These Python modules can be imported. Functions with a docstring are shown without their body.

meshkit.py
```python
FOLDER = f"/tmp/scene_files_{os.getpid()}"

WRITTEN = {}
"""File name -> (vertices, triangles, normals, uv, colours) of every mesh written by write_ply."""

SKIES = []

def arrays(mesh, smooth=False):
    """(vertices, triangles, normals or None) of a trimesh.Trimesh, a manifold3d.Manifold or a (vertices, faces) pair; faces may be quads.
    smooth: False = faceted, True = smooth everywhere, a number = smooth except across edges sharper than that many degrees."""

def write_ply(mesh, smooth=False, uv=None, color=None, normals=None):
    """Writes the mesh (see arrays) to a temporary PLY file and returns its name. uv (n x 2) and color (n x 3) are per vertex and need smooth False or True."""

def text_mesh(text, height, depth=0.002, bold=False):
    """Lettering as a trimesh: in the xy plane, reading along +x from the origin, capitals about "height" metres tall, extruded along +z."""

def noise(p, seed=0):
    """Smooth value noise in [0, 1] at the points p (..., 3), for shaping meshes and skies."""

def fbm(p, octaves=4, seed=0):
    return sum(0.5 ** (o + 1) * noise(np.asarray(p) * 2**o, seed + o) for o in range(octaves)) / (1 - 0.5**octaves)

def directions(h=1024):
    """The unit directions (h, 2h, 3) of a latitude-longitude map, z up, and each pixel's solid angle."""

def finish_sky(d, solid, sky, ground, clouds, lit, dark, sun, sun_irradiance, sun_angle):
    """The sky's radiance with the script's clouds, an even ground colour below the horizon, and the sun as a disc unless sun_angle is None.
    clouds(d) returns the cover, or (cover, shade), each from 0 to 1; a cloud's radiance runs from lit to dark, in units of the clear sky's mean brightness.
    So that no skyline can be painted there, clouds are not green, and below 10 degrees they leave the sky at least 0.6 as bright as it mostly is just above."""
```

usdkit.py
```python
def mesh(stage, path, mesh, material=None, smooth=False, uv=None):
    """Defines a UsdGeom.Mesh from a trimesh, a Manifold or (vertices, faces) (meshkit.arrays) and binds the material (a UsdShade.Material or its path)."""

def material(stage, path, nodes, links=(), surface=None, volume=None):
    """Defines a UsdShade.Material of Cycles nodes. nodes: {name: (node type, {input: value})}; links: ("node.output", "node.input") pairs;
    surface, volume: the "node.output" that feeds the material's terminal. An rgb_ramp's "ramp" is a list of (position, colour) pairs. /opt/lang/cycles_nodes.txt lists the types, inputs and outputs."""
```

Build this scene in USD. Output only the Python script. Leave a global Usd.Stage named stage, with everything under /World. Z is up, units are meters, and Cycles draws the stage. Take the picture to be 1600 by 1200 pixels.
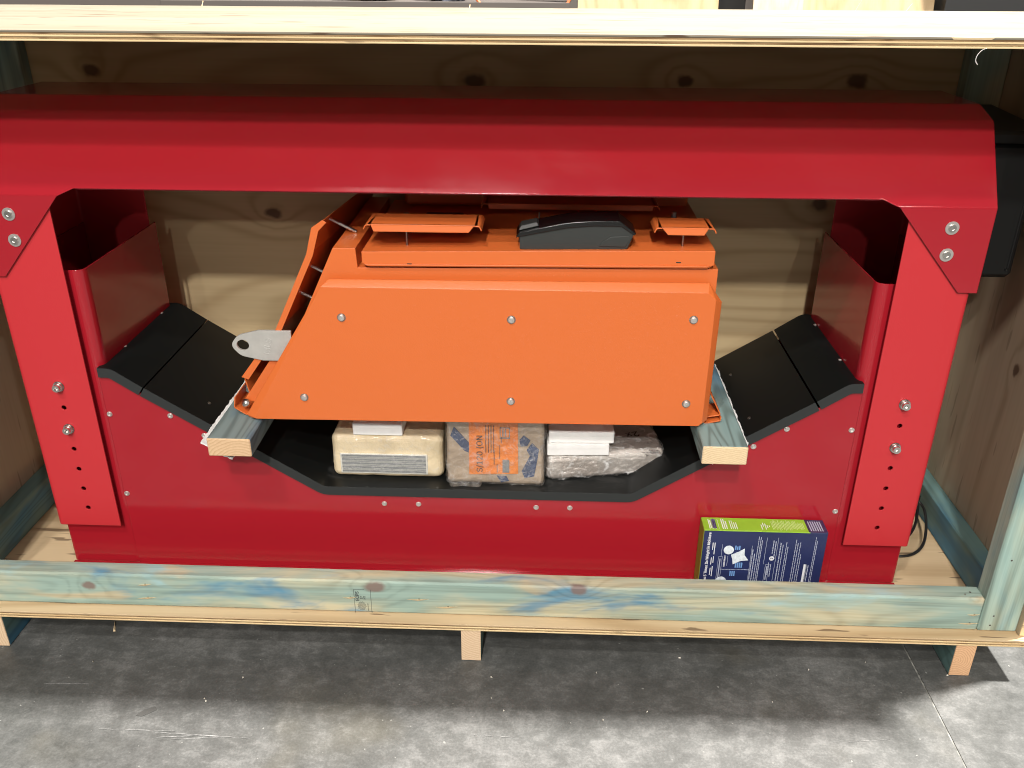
import math, random
import numpy as np, trimesh, usdkit, meshkit
from manifold3d import Manifold, CrossSection, Mesh as MMesh
from shapely.geometry import LineString, Polygon, box as sbox
from pxr import Usd, UsdGeom, UsdLux, UsdShade, Gf, Sdf

random.seed(7); RNG = np.random.default_rng(7)
stage = Usd.Stage.CreateInMemory()
UsdGeom.SetStageUpAxis(stage, UsdGeom.Tokens.z); UsdGeom.SetStageMetersPerUnit(stage, 1.0)
W = UsdGeom.Xform.Define(stage, '/World'); stage.SetDefaultPrim(W.GetPrim())

# ------------------------------------------------------------------ camera
YAW, PITCH, ROLL = -0.03615, 0.45062, 0.00508
cy, sy, cp, sp = math.cos(YAW), math.sin(YAW), math.cos(PITCH), math.sin(PITCH)
fw = np.array([sy*cp, cy*cp, -sp]); rt = np.array([cy, -sy, 0]); up = np.cross(rt, fw)
r2, u2 = math.cos(ROLL)*rt + math.sin(ROLL)*up, -math.sin(ROLL)*rt + math.cos(ROLL)*up
cam = UsdGeom.Camera.Define(stage, '/World/camera')
cam.CreateHorizontalApertureAttr(36.0); cam.CreateVerticalApertureAttr(27.0)
cam.CreateFocalLengthAttr(1379.36/1600*36); cam.CreateClippingRangeAttr(Gf.Vec2f(0.05, 200))
cam.CreateExposureAttr(0.0)
cam.AddTransformOp().Set(Gf.Matrix4d(*[float(v) for v in (*r2, 0, *u2, 0, *(-fw), 0, 0.28279, -1.53795, 1.44905, 1)]))

# ------------------------------------------------------------------ lamps of the hall (high bays, well above the frame)
def lamp(name, pos, target, size, power, col=(1.0, 0.955, 0.90)):
    l = UsdLux.RectLight.Define(stage, '/World/' + name)
    l.CreateWidthAttr(size); l.CreateHeightAttr(size); l.CreateIntensityAttr(power/size**2); l.CreateColorAttr(Gf.Vec3f(*col))
    p, t = np.array(pos, float), np.array(target, float)
    z = (p-t)/np.linalg.norm(p-t); x = np.cross([0, 1, 0.01], z); x /= np.linalg.norm(x); y = np.cross(z, x)
    l.AddTransformOp().Set(Gf.Matrix4d(*[float(v) for v in (*x, 0, *y, 0, *z, 0, *p, 1)]))
lamp('hall_lamp', (3.35, 0.80, 7.6), (0.3, 0.0, 0), 0.36, 930)
lamp('hall_lamp_001', (-0.3, -6.9, 7.8), (0.2, 0, 0.5), 0.30, 125)
lamp('hall_lamp_002', (-1.5, -4.1, 7.8), (0.2, 0, 0.5), 0.30, 80)
lamp('hall_lamp_003', (4.8, -7.5, 7.8), (0.2, 0, 0.5), 0.30, 45)
lamp('hall_lamp_004', (-0.6, -9.7, 7.8), (0.2, 0, 0.5), 0.36, 245)
lamp('hall_lamp_005', (-2.2, -17.0, 7.8), (0.2, 0, 0.5), 0.36, 65)
lamp('hall_lamp_006', (2.4, -17.0, 7.8), (0.2, 0, 0.5), 0.36, 65)

# ------------------------------------------------------------------ materials
NM = [0]
class G:
    """collects the nodes of one material"""
    def __init__(s): s.n, s.l, s.k = {}, [], 0
    def add(s, kind, vals=None, **links):
        s.k += 1; name = f'n{s.k}'; vals = dict(vals or {})
        s.n[name] = (kind, vals)
        for k, v in links.items(): s.l.append((v, f'{name}.{k}'))
        return name
    def math(s, t, a, b=None, clamp=False):
        vals, links = {'math_type': t, 'use_clamp': clamp}, {}
        for k, v in (('value1', a), ('value2', b)):
            if isinstance(v, str): links[k] = v
            elif v is not None: vals[k] = v
        return s.add('math', vals, **links) + '.value'
    def mix(s, fac, a, b, t='mix'):
        vals, links = {'mix_type': t}, {}
        for k, v in (('fac', fac), ('color1', a), ('color2', b)):
            if isinstance(v, str): links[k] = v
            else: vals[k] = v
        return s.add('mix', vals, **links) + '.color'
    def noise(s, vec, scale, detail=3, rough=.5, dist=0.0, out='fac'):
        return s.add('noise_texture', {'scale': scale, 'detail': detail, 'roughness': rough, 'distortion': dist}, vector=vec) + '.' + out
    def step(s, v, lo, hi):
        return s.add('map_range', {'range_type': 'smoothstep', 'from_min': lo, 'from_max': hi, 'clamp': True}, value=v) + '.result'
    def pos(s, scale=(1, 1, 1), loc=(0, 0, 0)):
        g = s.add('geometry'); return s.add('mapping', {'mapping_type': 'point', 'scale': scale, 'location': loc}, vector=g + '.position') + '.vector'
    def out(s, name, surface):
        return usdkit.material(stage, '/World/Looks/' + name, s.n, s.l, surface=surface)
UsdGeom.Scope.Define(stage, '/World/Looks')

def plain(name, col, rough=.5, metal=0.0, coat=0.0, spec=.5, bump=0.0, bscale=60, bevel=0.0, var=0.0, vscale=6, rvar=0.0, **kw):
    g = G(); p = g.add('principled_bsdf', {'base_color': col, 'roughness': rough, 'metallic': metal, 'coat_weight': coat, 'specular_ior_level': spec, **kw})
    nrm = None
    if bevel: nrm = g.add('bevel', {'radius': bevel, 'samples': 6}) + '.bevel'
    if bump:
        h = g.noise(g.pos(), bscale, 3)
        b = g.add('bump', {'strength': bump, 'distance': .002}, height=h)
        if nrm: g.l.append((nrm, b + '.normal'))
        nrm = b + '.normal'
    if nrm: g.l.append((nrm, p + '.normal'))
    if var:
        f = g.noise(g.pos(), vscale, 4, .6)
        a = tuple(c*(1-var) for c in col); b2 = tuple(min(1, c*(1+var)) for c in col)
        g.l.append((g.mix(g.step(f, .3, .7), a, b2), p + '.base_color'))
    if rvar:
        f = g.step(g.noise(g.pos((1, 1, 2.4)), 3.2, 5, .62, .6), .35, .75)
        g.l.append((g.math('add', g.math('multiply', f, rvar), rough), p + '.roughness'))
    return g.out(name, p + '.BSDF')

def wood(name, light, dark, along='x', K=26, freq=1.0, contrast=.5, tints=(), knots=(), rough=.6, streak=.35, seed=0, stretch=9.0, spots=0.0, knotcol=(.10, .05, .03)):
    """rotary or flat sawn grain: contour lines of a stretched noise, bent round the knots"""
    g = G(); ax = 'xyz'.index(along)
    sc = [1.0, 1.0, 1.0]; sc[ax] = 1/stretch
    fine = [1.0, 1.0, 1.0]; fine[ax] = 1/40
    low = g.noise(g.pos(tuple(4.5*freq*v for v in sc), (seed*3.1, seed*1.7, seed*2.3)), 1.0, 1.5, .45, .3)
    dark_k = None
    if knots:
        geo = g.add('geometry')
        wn = g.add('vector_math', {'math_type': 'multiply_add', 'vector2': (.022, .022, .022), 'vector3': (-.011, -.011, -.011)}, vector1=g.noise(g.pos(), 26, 3, .55, out='color'))
        warp = g.add('vector_math', {'math_type': 'add'}, vector1=geo + '.position', vector2=wn + '.vector') + '.vector'
    for (kx, ky, kz, r) in knots:
        d = g.add('vector_math', {'math_type': 'subtract', 'vector2': (kx, ky, kz)}, vector1=warp)
        m = [1/r]*3; m[ax] = .72/r
        d2 = g.add('vector_math', {'math_type': 'multiply', 'vector2': tuple(m)}, vector1=d + '.vector')
        ln = g.add('vector_math', {'math_type': 'length'}, vector1=d2 + '.vector') + '.value'
        sq = g.math('multiply', ln, ln)
        bend = g.math('exponent', g.math('multiply', sq, -.16))
        low = g.math('add', low, g.math('multiply', bend, .13))
        core = g.math('subtract', 1.0, g.step(ln, .55, 1.15))
        dark_k = core if dark_k is None else g.math('maximum', dark_k, core)
    band = g.math('multiply_add', g.math('sine', g.math('multiply', low, K*3.14)), .5)
    s_ = band.split('.')[0]; g.n[s_][1]['value3'] = .5
    band = g.math('power', band, 2.6)
    wob = g.noise(g.pos(tuple(70*v for v in fine), (seed, 0, 0)), 1.0, 4, .6)
    broad = g.noise(g.pos(tuple(3.0*v for v in sc), (0, seed*2.0, 0)), 1.0, 3, .5)
    wob2 = g.noise(g.pos(tuple(210*v for v in fine), (seed, 2, 1)), 1.0, 3, .6)
    f = g.math('add', g.math('multiply', band, contrast), g.math('multiply', g.math('subtract', g.math('add', g.math('multiply', wob, .6), g.math('multiply', wob2, .4)), .42), streak*2.6), clamp=True)
    f = g.math('add', f, g.math('multiply', g.math('subtract', broad, .5), .5), clamp=True)
    col = g.mix(f, light, dark)
    for i, (tc, ts, lo, hi, amt) in enumerate(tints):
        tsc = [ts, ts, ts]; tsc[ax] = ts/3.5
        t = g.step(g.noise(g.pos(tuple(tsc), (seed*1.3+i*5.1, i*2.2, seed)), 1.0, 4, .55, .5), lo, hi)
        col = g.mix(g.math('multiply', t, amt), col, g.mix(g.math('multiply', f, .85), tc, tuple(c*.42 for c in tc)))
    if spots:
        ssc = [60.0]*3; ssc[ax] = 7.0
        t = g.step(g.noise(g.pos(tuple(ssc), (seed*.7, 3, 1)), 1.0, 2, .5), .65, .69)
        col = g.mix(g.math('multiply', t, spots), col, (.09, .05, .03))
    if dark_k: col = g.mix(g.math('multiply', dark_k, .85), col, knotcol)
    p = g.add('principled_bsdf', {'roughness': rough, 'specular_ior_level': .3}, base_color=col)
    h = g.add('bump', {'strength': .25, 'distance': .0012}, height=g.math('add', wob, g.math('multiply', band, -.4)))
    bv = g.add('bevel', {'radius': .0025, 'samples': 4}); g.l.append((bv + '.bevel', h + '.normal'))
    g.l.append((h + '.normal', p + '.normal'))
    return g.out(name, p + '.BSDF')

def endgrain(name, light, dark, c, ring=95, seed=0):
    g = G(); geo = g.add('geometry')
    d = g.add('vector_math', {'math_type': 'subtract', 'vector2': c}, vector1=geo + '.position')
    d2 = g.add('vector_math', {'math_type': 'multiply', 'vector2': (1, .05, 1)}, vector1=d + '.vector')
    ln = g.add('vector_math', {'math_type': 'length'}, vector1=d2 + '.vector') + '.value'
    n = g.noise(g.pos(), 30, 3)
    b = g.math('power', g.math('fraction', g.math('multiply', g.math('add', ln, g.math('multiply', n, .012)), ring)), 3)
    f = g.math('add', g.math('multiply', b, .65), g.math('multiply', g.math('subtract', g.noise(g.pos(), 260, 3), .4), .5), clamp=True)
    p = g.add('principled_bsdf', {'roughness': .75, 'specular_ior_level': .2}, base_color=g.mix(f, light, dark))
    return g.out(name, p + '.BSDF')

PINE_L, PINE_D = (.60, .45, .26), (.34, .20, .09)
TEAL, BLUE = (.19, .37, .34), (.05, .23, .40)
ply_back = wood('plywood_back', (.58, .45, .255), (.37, .255, .125), 'x', 24, .75, .45, knots=[(.108, .70, 1.178, .022), (.613, .70, 1.181, .016), (1.022, .70, 1.186, .02), (-.832, .70, 1.194, .018), (-.421, .70, .846, .017), (.978, .70, .888, .018)], seed=2, streak=.28, stretch=6)
ply_side = wood('plywood_side', (.54, .44, .31), (.34, .25, .155), 'z', 14, .8, .45, knots=[(-1.07, .30, .38, .018), (1.347, .30, .62, .012)], seed=5, streak=.3, spots=.3)
ply_top = wood('plywood_top', (.25, .222, .170), (.175, .138, .090), 'x', 9, .7, .35, seed=3, streak=.45, spots=.9, rough=.55, stretch=12)
ply_floor = wood('plywood_floor', (.62, .47, .29), (.36, .23, .11), 'x', 16, 1.0, .5, seed=4, streak=.3, spots=.7)
veneer_long = wood('veneer_long', (.78, .60, .34), (.52, .34, .16), 'x', 12, 1.4, .4, seed=6, streak=.5, spots=.5)
veneer_cross = wood('veneer_cross', (.40, .27, .14), (.16, .09, .04), 'x', 24, 2.2, .6, seed=8, streak=.8, spots=.9, stretch=5)
rail_mat = wood('treated_rail', (.54, .50, .34), (.27, .23, .14), 'x', 34, 1.6, .26,
    tints=[((.25, .40, .37), 9, .34, .60, .8), ((.06, .24, .40), 12, .54, .72, .8), ((.34, .58, .64), 13, .60, .74, .55), ((.56, .46, .29), 12, .60, .74, .8)],
    knots=[(-.729, .026, .162, .013), (-.079, .026, .181, .017), (.377, .026, .190, .015), (1.235, .026, .205, .006)], seed=11, streak=1.0, knotcol=(.20, .13, .11), stretch=9)
post_mat = wood('treated_post', (.56, .52, .36), (.28, .26, .16), 'z', 34, 1.6, .5, tints=[((.32, .48, .43), 8, .28, .6, .85), ((.16, .36, .42), 7, .56, .74, .7)], seed=13, streak=.8)
rail_side = wood('treated_side', (.38, .36, .25), (.24, .21, .13), 'y', 24, 1.6, .5, tints=[((.13, .27, .27), 5, .25, .5, .85), ((.05, .20, .34), 5, .48, .64, .8)], seed=15, streak=.4)
bearer_mat = wood('treated_bearer', (.30, .32, .25), (.2, .2, .14), 'y', 24, 1.6, .5, tints=[((.10, .20, .20), 5, .2, .5, .9), ((.04, .18, .34), 5, .5, .66, .8)], seed=17)
end_pale = endgrain('end_grain_pale', (.72, .54, .36), (.50, .31, .17), (.17, 0, .12), 170)
end_warm = endgrain('end_grain_warm', (.68, .42, .24), (.38, .19, .09), (1.22, 0, .045), 190)
end_block_l = endgrain('end_grain_block', (.66, .46, .28), (.44, .26, .13), (-.36, 0, .44), 150)
end_block_r = endgrain('end_grain_block_pale', (.76, .60, .38), (.50, .33, .17), (.68, 0, .42), 210)
block_mat = wood('treated_block', (.30, .32, .27), (.17, .17, .13), 'y', 36, 2.0, .6, tints=[((.17, .23, .235), 6, .25, .5, .85), ((.07, .13, .19), 7, .48, .64, .8)], seed=19, streak=.45)
block_mat_b = wood('treated_block_blue', (.38, .41, .32), (.22, .22, .14), 'y', 44, 2.2, .8, tints=[((.19, .32, .34), 6, .25, .5, .75), ((.07, .20, .34), 8, .46, .62, .8)], seed=23, streak=.45)

red = plain('gloss_red_paint', (.34, .0110, .020), .10, coat=.15, spec=.42, bump=.035, bscale=26, bevel=.0025, coat_roughness=.06, rvar=.07)
red_leg = plain('satin_red_paint', (.50, .027, .034), .42, spec=.4, bump=.10, bscale=420, bevel=.002, rvar=.06)
orange = plain('orange_paint', (.64, .145, .033), .33, spec=.45, bump=.16, bscale=520, bevel=.0022, rvar=.05)
black = plain('black_liner', (.0042, .0056, .0056), .5, spec=.22, bevel=.0025, bump=.06, bscale=240, rvar=.15)
def dusty():
    g = G(); gz = g.add('geometry'); sz = g.add('separate_xyz', vector=gz + '.position'); lowz = g.math('subtract', 1.0, g.step(sz + '.z', .347, .353)); n1 = g.step(g.noise(g.pos((1, 2.2, 1)), 16, 5, .68, .6), .46, .78); n2 = g.step(g.noise(g.pos((.5, 1, 1)), 5, 2), .40, .66)
    col = g.mix(g.math('multiply', g.math('multiply', n1, n2), g.math('multiply', lowz, .8)), (.0045, .0056, .0056), (.060, .060, .058))
    p = g.add('principled_bsdf', {'roughness': .42, 'specular_ior_level': .35}, base_color=col)
    bv = g.add('bevel', {'radius': .0025, 'samples': 4}); g.l.append((bv + '.bevel', p + '.normal'))
    return g.out('dusty_liner', p + '.BSDF')
liner_dusty = dusty()
edge_grey = plain('liner_edge', (.026, .029, .029), .6, spec=.3, bump=.1, bscale=400)
blackplastic = plain('black_plastic', (.010, .011, .011), .40, spec=.5, bevel=.003, bump=.05, bscale=300)
blackgloss = plain('black_gloss', (.006, .006, .006), .16, spec=.5, bevel=.003)
graygrip = plain('charcoal_plastic', (.030, .033, .031), .5, spec=.45, bevel=.002, bump=.1, bscale=400)
steel = plain('bright_steel', (.62, .60, .57), .28, metal=1.0, bump=.06, bscale=300)
steel_dark = plain('worn_steel', (.34, .32, .30), .38, metal=1.0)
zinc = plain('zinc_screw', (.70, .67, .64), .38, metal=.85)
lugmat = plain('grey_plate', (.50, .49, .46), .45, metal=.35, bevel=.001, bump=.15, bscale=500, var=.06, vscale=40)
nailmat = plain('nail_head', (.09, .08, .07), .6, metal=.4)
white = plain('white_card', (.88, .87, .85), .75, spec=.2, bevel=.0015, var=.04, vscale=30)
tissue = plain('white_tissue', (.82, .81, .79), .85, spec=.15, bump=.3, bscale=180)
splint = plain('splinter', (.75, .58, .36), .7)
ink = plain('dark_ink', (.045, .035, .032), .7, spec=.1)
stampink = plain('stamp_ink', (.06, .065, .07), .8, spec=.1)
whiteink = plain('white_print', (.72, .73, .76), .55)
paleink = plain('pale_print', (.42, .45, .55), .55)
skyink = plain('sky_blue_print', (.16, .32, .62), .55)
navy = plain('navy_card', (.020, .028, .095), .36, spec=.45, var=.12, vscale=9)
green = plain('green_card', (.27, .48, .035), .40, spec=.4, var=.06, vscale=14)
olive = plain('olive_card', (.22, .27, .03), .45, spec=.4)
purple = plain('purple_card', (.035, .022, .075), .4)
rubbercable = plain('cable_black', (.012, .012, .012), .4, spec=.5)
yellowm = plain('yellow_strip', (.62, .50, .20), .6)

def wrapped(name, a, b, film=.6, scale=9, crinkle=.6):
    g = G(); col = g.mix(g.step(g.noise(g.pos(), scale, 4, .6), .35, .65), a, b)
    h = g.noise(g.pos((1, 1, 1)), 55, 5, .68, 1.2); h2 = g.noise(g.pos((1.0, 1.0, .5)), 170, 2, .5, .6)
    hh = g.math('add', h, g.math('multiply', h2, .5))
    bmp = g.add('bump', {'strength': crinkle, 'distance': .006}, height=hh)
    col = g.mix(g.math('multiply', g.step(h, .50, .64), .55*film), col, (.62, .60, .58))
    p = g.add('principled_bsdf', {'roughness': .55, 'coat_weight': min(1.0, film*1.3), 'coat_roughness': .06, 'coat_ior': 1.7}, base_color=col)
    g.l.append((bmp + '.normal', p + '.coat_normal')); g.l.append((bmp + '.normal', p + '.normal'))
    return g.out(name, p + '.BSDF')
def film_material(name, haze, rough, gloss):
    g = G(); t = g.add('transparent_bsdf', {'color': (1, 1, 1)}); gl = g.add('glossy_bsdf', {'color': (.95, .95, .95), 'roughness': rough}); df = g.add('diffuse_bsdf', {'color': (.80, .79, .77)})
    h = g.noise(g.pos(), 70, 4, .6, .8)
    b = g.add('bump', {'strength': .6, 'distance': .005}, height=h); g.l.append((b + '.normal', gl + '.normal'))
    f = g.add('fresnel', {'IOR': 1.75})
    m1 = g.add('mix_closure', fac=g.math('add', g.math('multiply', f + '.fac', gloss), .02*gloss, True), closure1=t + '.BSDF', closure2=gl + '.BSDF')
    hz = g.math('add', g.math('multiply', g.step(g.noise(g.pos((1, 1, 1), (3, 1, 2)), 30, 5, .7, 1.0), .50, .70), haze), .012)
    m2 = g.add('mix_closure', fac=hz, closure1=m1 + '.closure', closure2=df + '.BSDF')
    return g.out(name, m2 + '.closure')
film_b = film_material('creased_film', .20, .12, .45); film_c = film_material('milky_film', .80, .16, .6)
pk1 = wrapped('wrapped_card_yellow', (.74, .61, .40), (.56, .45, .28), .45, crinkle=.35)
pk2 = wrapped('wrapped_card_brown', (.50, .39, .285), (.41, .315, .225), .4, crinkle=.3)
pk3 = wrapped('wrapped_card_grey', (.66, .61, .56), (.52, .46, .41), .6, crinkle=.4)
film_tape = wrapped('wrapped_blue_tape', (.07, .10, .19), (.05, .07, .14), .8)
film_label = wrapped('wrapped_orange_label', (.86, .27, .04), (.82, .24, .05), .5)
film_white = wrapped('wrapped_white_label', (.66, .64, .57), (.58, .56, .50), .4)
film_ink = wrapped('wrapped_ink', (.07, .06, .06), (.05, .05, .05), .5)
film_grey = wrapped('wrapped_grey_print', (.24, .25, .25), (.32, .32, .32), .4)
film = wrapped('loose_film', (.5, .5, .5), (.35, .35, .36), 1.0, crinkle=1.0)
bluefilm = wrapped('bluish_film', (.30, .34, .42), (.2, .22, .28), .8)
paper = wrapped('crumpled_paper', (.55, .44, .30), (.42, .32, .2), .1)

def concrete():
    g = G(); P = g.pos()
    big = g.step(g.noise(P, 1.7, 5, .6, .5), .30, .72)
    mid = g.step(g.noise(g.pos((1, .75, 1)), 9, 6, .70, .3), .32, .72)
    cloud = g.step(g.noise(g.pos((.8, 1.3, 1)), 34, 5, .74, .35), .38, .72)
    fine = g.step(g.noise(P, 190, 3, .6), .35, .7)
    f = g.math('add', g.math('add', g.math('multiply', big, .30), g.math('multiply', mid, .30)), g.math('add', g.math('multiply', cloud, .26), g.math('multiply', fine, .14)))
    col = g.add('rgb_ramp', {'ramp': [(0.0, (.042, .044, .042)), (.42, (.083, .085, .082)), (.72, (.138, .139, .135)), (1.0, (.25, .25, .245))]}, fac=f) + '.color'
    scr = g.step(g.noise(g.pos((3, 60, 1), (4, 1, 0)), 1.0, 2, .4, .4), .78, .82)
    col = g.mix(g.math('multiply', scr, .30), col, (.34, .34, .33))
    fl = g.step(g.noise(g.pos((1, 1, 1), (2, 2, 2)), 95, 1, .4), .76, .80)
    col = g.mix(g.math('multiply', fl, .5), col, (.30, .30, .28))
    brn = g.step(g.noise(g.pos((1, 1, 1), (7, 2, 2)), 2.6, 3, .6), .58, .74)
    col = g.mix(g.math('multiply', brn, .22), col, (.10, .085, .05))
    p = g.add('principled_bsdf', {'specular_ior_level': .35}, base_color=col)
    g.l.append((g.math('add', g.math('multiply', mid, .25), .38), p + '.roughness'))
    b = g.add('bump', {'strength': .18, 'distance': .002}, height=f); g.l.append((b + '.normal', p + '.normal'))
    return g.out('concrete', p + '.BSDF')
conc = concrete()
joint_fill = plain('joint_filler', (.17, .17, .155), .85, bump=.5, bscale=300, var=.5, vscale=60)
rackgrey = plain('rack_grey', (.40, .365, .34), .6, var=.15, vscale=4)
rackdark = plain('rack_dark', (.09, .078, .07), .55, bevel=.003)
rackblack = plain('rack_black', (.014, .014, .014), .5, bevel=.003)
sheet_a = wood('leaning_ply', (.46, .34, .20), (.32, .21, .10), 'z', 18, 1.2, .5, seed=31, streak=.4)
sheet_b = wood('leaning_ply_pale', (.48, .41, .31), (.37, .29, .19), 'z', 18, 1.6, .35, seed=37, streak=.5)
hosemat = plain('orange_hose', (.62, .16, .06), .45)

# dim grey hall above and around (only ambient light)
sky = UsdLux.DomeLight.Define(stage, '/World/sky')
skm = usdkit.material(stage, '/World/Looks/hall_ambient', {'b': ('background_shader', {'color': (1.0, .97, .93), 'strength': .19})}, surface='b.background')
UsdShade.MaterialBindingAPI.Apply(sky.GetPrim()).Bind(skm)
sky.GetPrim().SetCustomDataByKey('kind', 'structure')

# ------------------------------------------------------------------ building helpers
USED = {}
def numbered(path):
    if path not in USED: USED[path] = 0; return path
    USED[path] += 1; return f'{path}_{USED[path]:03d}'
def thing(name, label, cat, group=None, kind=None):
    x = UsdGeom.Xform.Define(stage, numbered('/World/' + name)); o = x.GetPrim()
    if label: o.SetCustomDataByKey('label', label); o.SetCustomDataByKey('category', cat)
    if group: o.SetCustomDataByKey('group', group)
    if kind: o.SetCustomDataByKey('kind', kind)
    return o
def obj(name, m, mat, parent=None, smooth=30, label=None, cat=None, group=None, kind=None):
    base = str(parent.GetPath()) if parent is not None else '/World'
    if isinstance(m, list): m = trimesh.util.concatenate([tm(q) for q in m])
    o = usdkit.mesh(stage, numbered(base + '/' + name), m, mat, smooth=smooth).GetPrim()
    if label: o.SetCustomDataByKey('label', label)
    if cat: o.SetCustomDataByKey('category', cat)
    if group: o.SetCustomDataByKey('group', group)
    if kind: o.SetCustomDataByKey('kind', kind)
    return o
def tm(m):
    if isinstance(m, Manifold):
        q = m.to_mesh(); return trimesh.Trimesh(np.array(q.vert_properties[:, :3]), np.array(q.tri_verts), process=False)
    return m
def hull(pts): return trimesh.convex.convex_hull(np.array(pts, float))
def cbox(x0, x1, y0, y1, z0, z1, c=.002):
    c = min(c, (x1-x0)*.4, (y1-y0)*.4, (z1-z0)*.4); P = []
    for x, sx in ((x0, 1), (x1, -1)):
        for y, s2 in ((y0, 1), (y1, -1)):
            for z, sz in ((z0, 1), (z1, -1)):
                P += [(x+sx*c, y+s2*c, z), (x+sx*c, y, z+sz*c), (x, y+s2*c, z+sz*c)]
    return hull(P)
def mbox(x0, x1, y0, y1, z0, z1): return Manifold.cube((x1-x0, y1-y0, z1-z0)).translate((x0, y0, z0))
def cs(poly):
    rings = [list(poly.exterior.coords)[:-1]] + [list(r.coords)[:-1] for r in poly.interiors]
    from manifold3d import FillRule
    return CrossSection([np.array(r, float) for r in rings], FillRule.EvenOdd)
def ext_y(poly, y0, y1):
    """polygon in (x, z) extruded along y"""
    if not isinstance(poly, Polygon): poly = Polygon(poly)
    m = Manifold.extrude(cs(poly), y1-y0)                  # (x, z, h)
    return m.transform(np.array([[1, 0, 0, 0], [0, 0, -1, y1], [0, 1, 0, 0]], float))
def ext_x(poly, x0, x1):
    """polygon in (y, z) extruded along x"""
    if not isinstance(poly, Polygon): poly = Polygon(poly)
    m = Manifold.extrude(cs(poly), x1-x0)                  # (y, z, h)
    return m.transform(np.array([[0, 0, 1, x0], [1, 0, 0, 0], [0, 1, 0, 0]], float))
def ext_z(poly, z0, z1):
    if not isinstance(poly, Polygon): poly = Polygon(poly)
    return Manifold.extrude(cs(poly), z1-z0).translate((0, 0, z0))
def rpath(pts, r, n=7):
    """polyline with rounded corners"""
    pts = [np.array(p, float) for p in pts]; out = [pts[0]]
    rr = r if isinstance(r, (list, tuple)) else [r]*(len(pts)-2)
    for i in range(1, len(pts)-1):
        a, b, c = pts[i-1], pts[i], pts[i+1]; u, v = (a-b)/np.linalg.norm(a-b), (c-b)/np.linalg.norm(c-b)
        ang = math.acos(np.clip(np.dot(u, v), -1, 1)); t = min(rr[i-1]/math.tan(ang/2), .45*np.linalg.norm(a-b), .45*np.linalg.norm(c-b))
        p0, p1 = b+u*t, b+v*t
        for k in range(n+1):
            s = k/n; out.append((1-s)**2*p0 + 2*s*(1-s)*b + s*s*p1)
    out.append(pts[-1]); return out
def strip(pts, r, t): return LineString(rpath(pts, r)).buffer(t/2, cap_style=2, join_style=2)
def cyl(c, d, r, h, n=20):
    """cylinder from c along direction d"""
    d = np.array(d, float)/np.linalg.norm(d); m = trimesh.creation.cylinder(r, h, sections=n)
    m.apply_translation((0, 0, h/2)); m.apply_transform(trimesh.geometry.align_vectors([0, 0, 1], d)); m.apply_translation(c); return m
def lathe(profile, c, d, n=24):
    m = trimesh.creation.revolve(np.array(profile, float), sections=n); d = np.array(d, float)
    m.apply_transform(trimesh.geometry.align_vectors([0, 0, 1], d/np.linalg.norm(d))); m.apply_translation(c); return m
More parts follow.
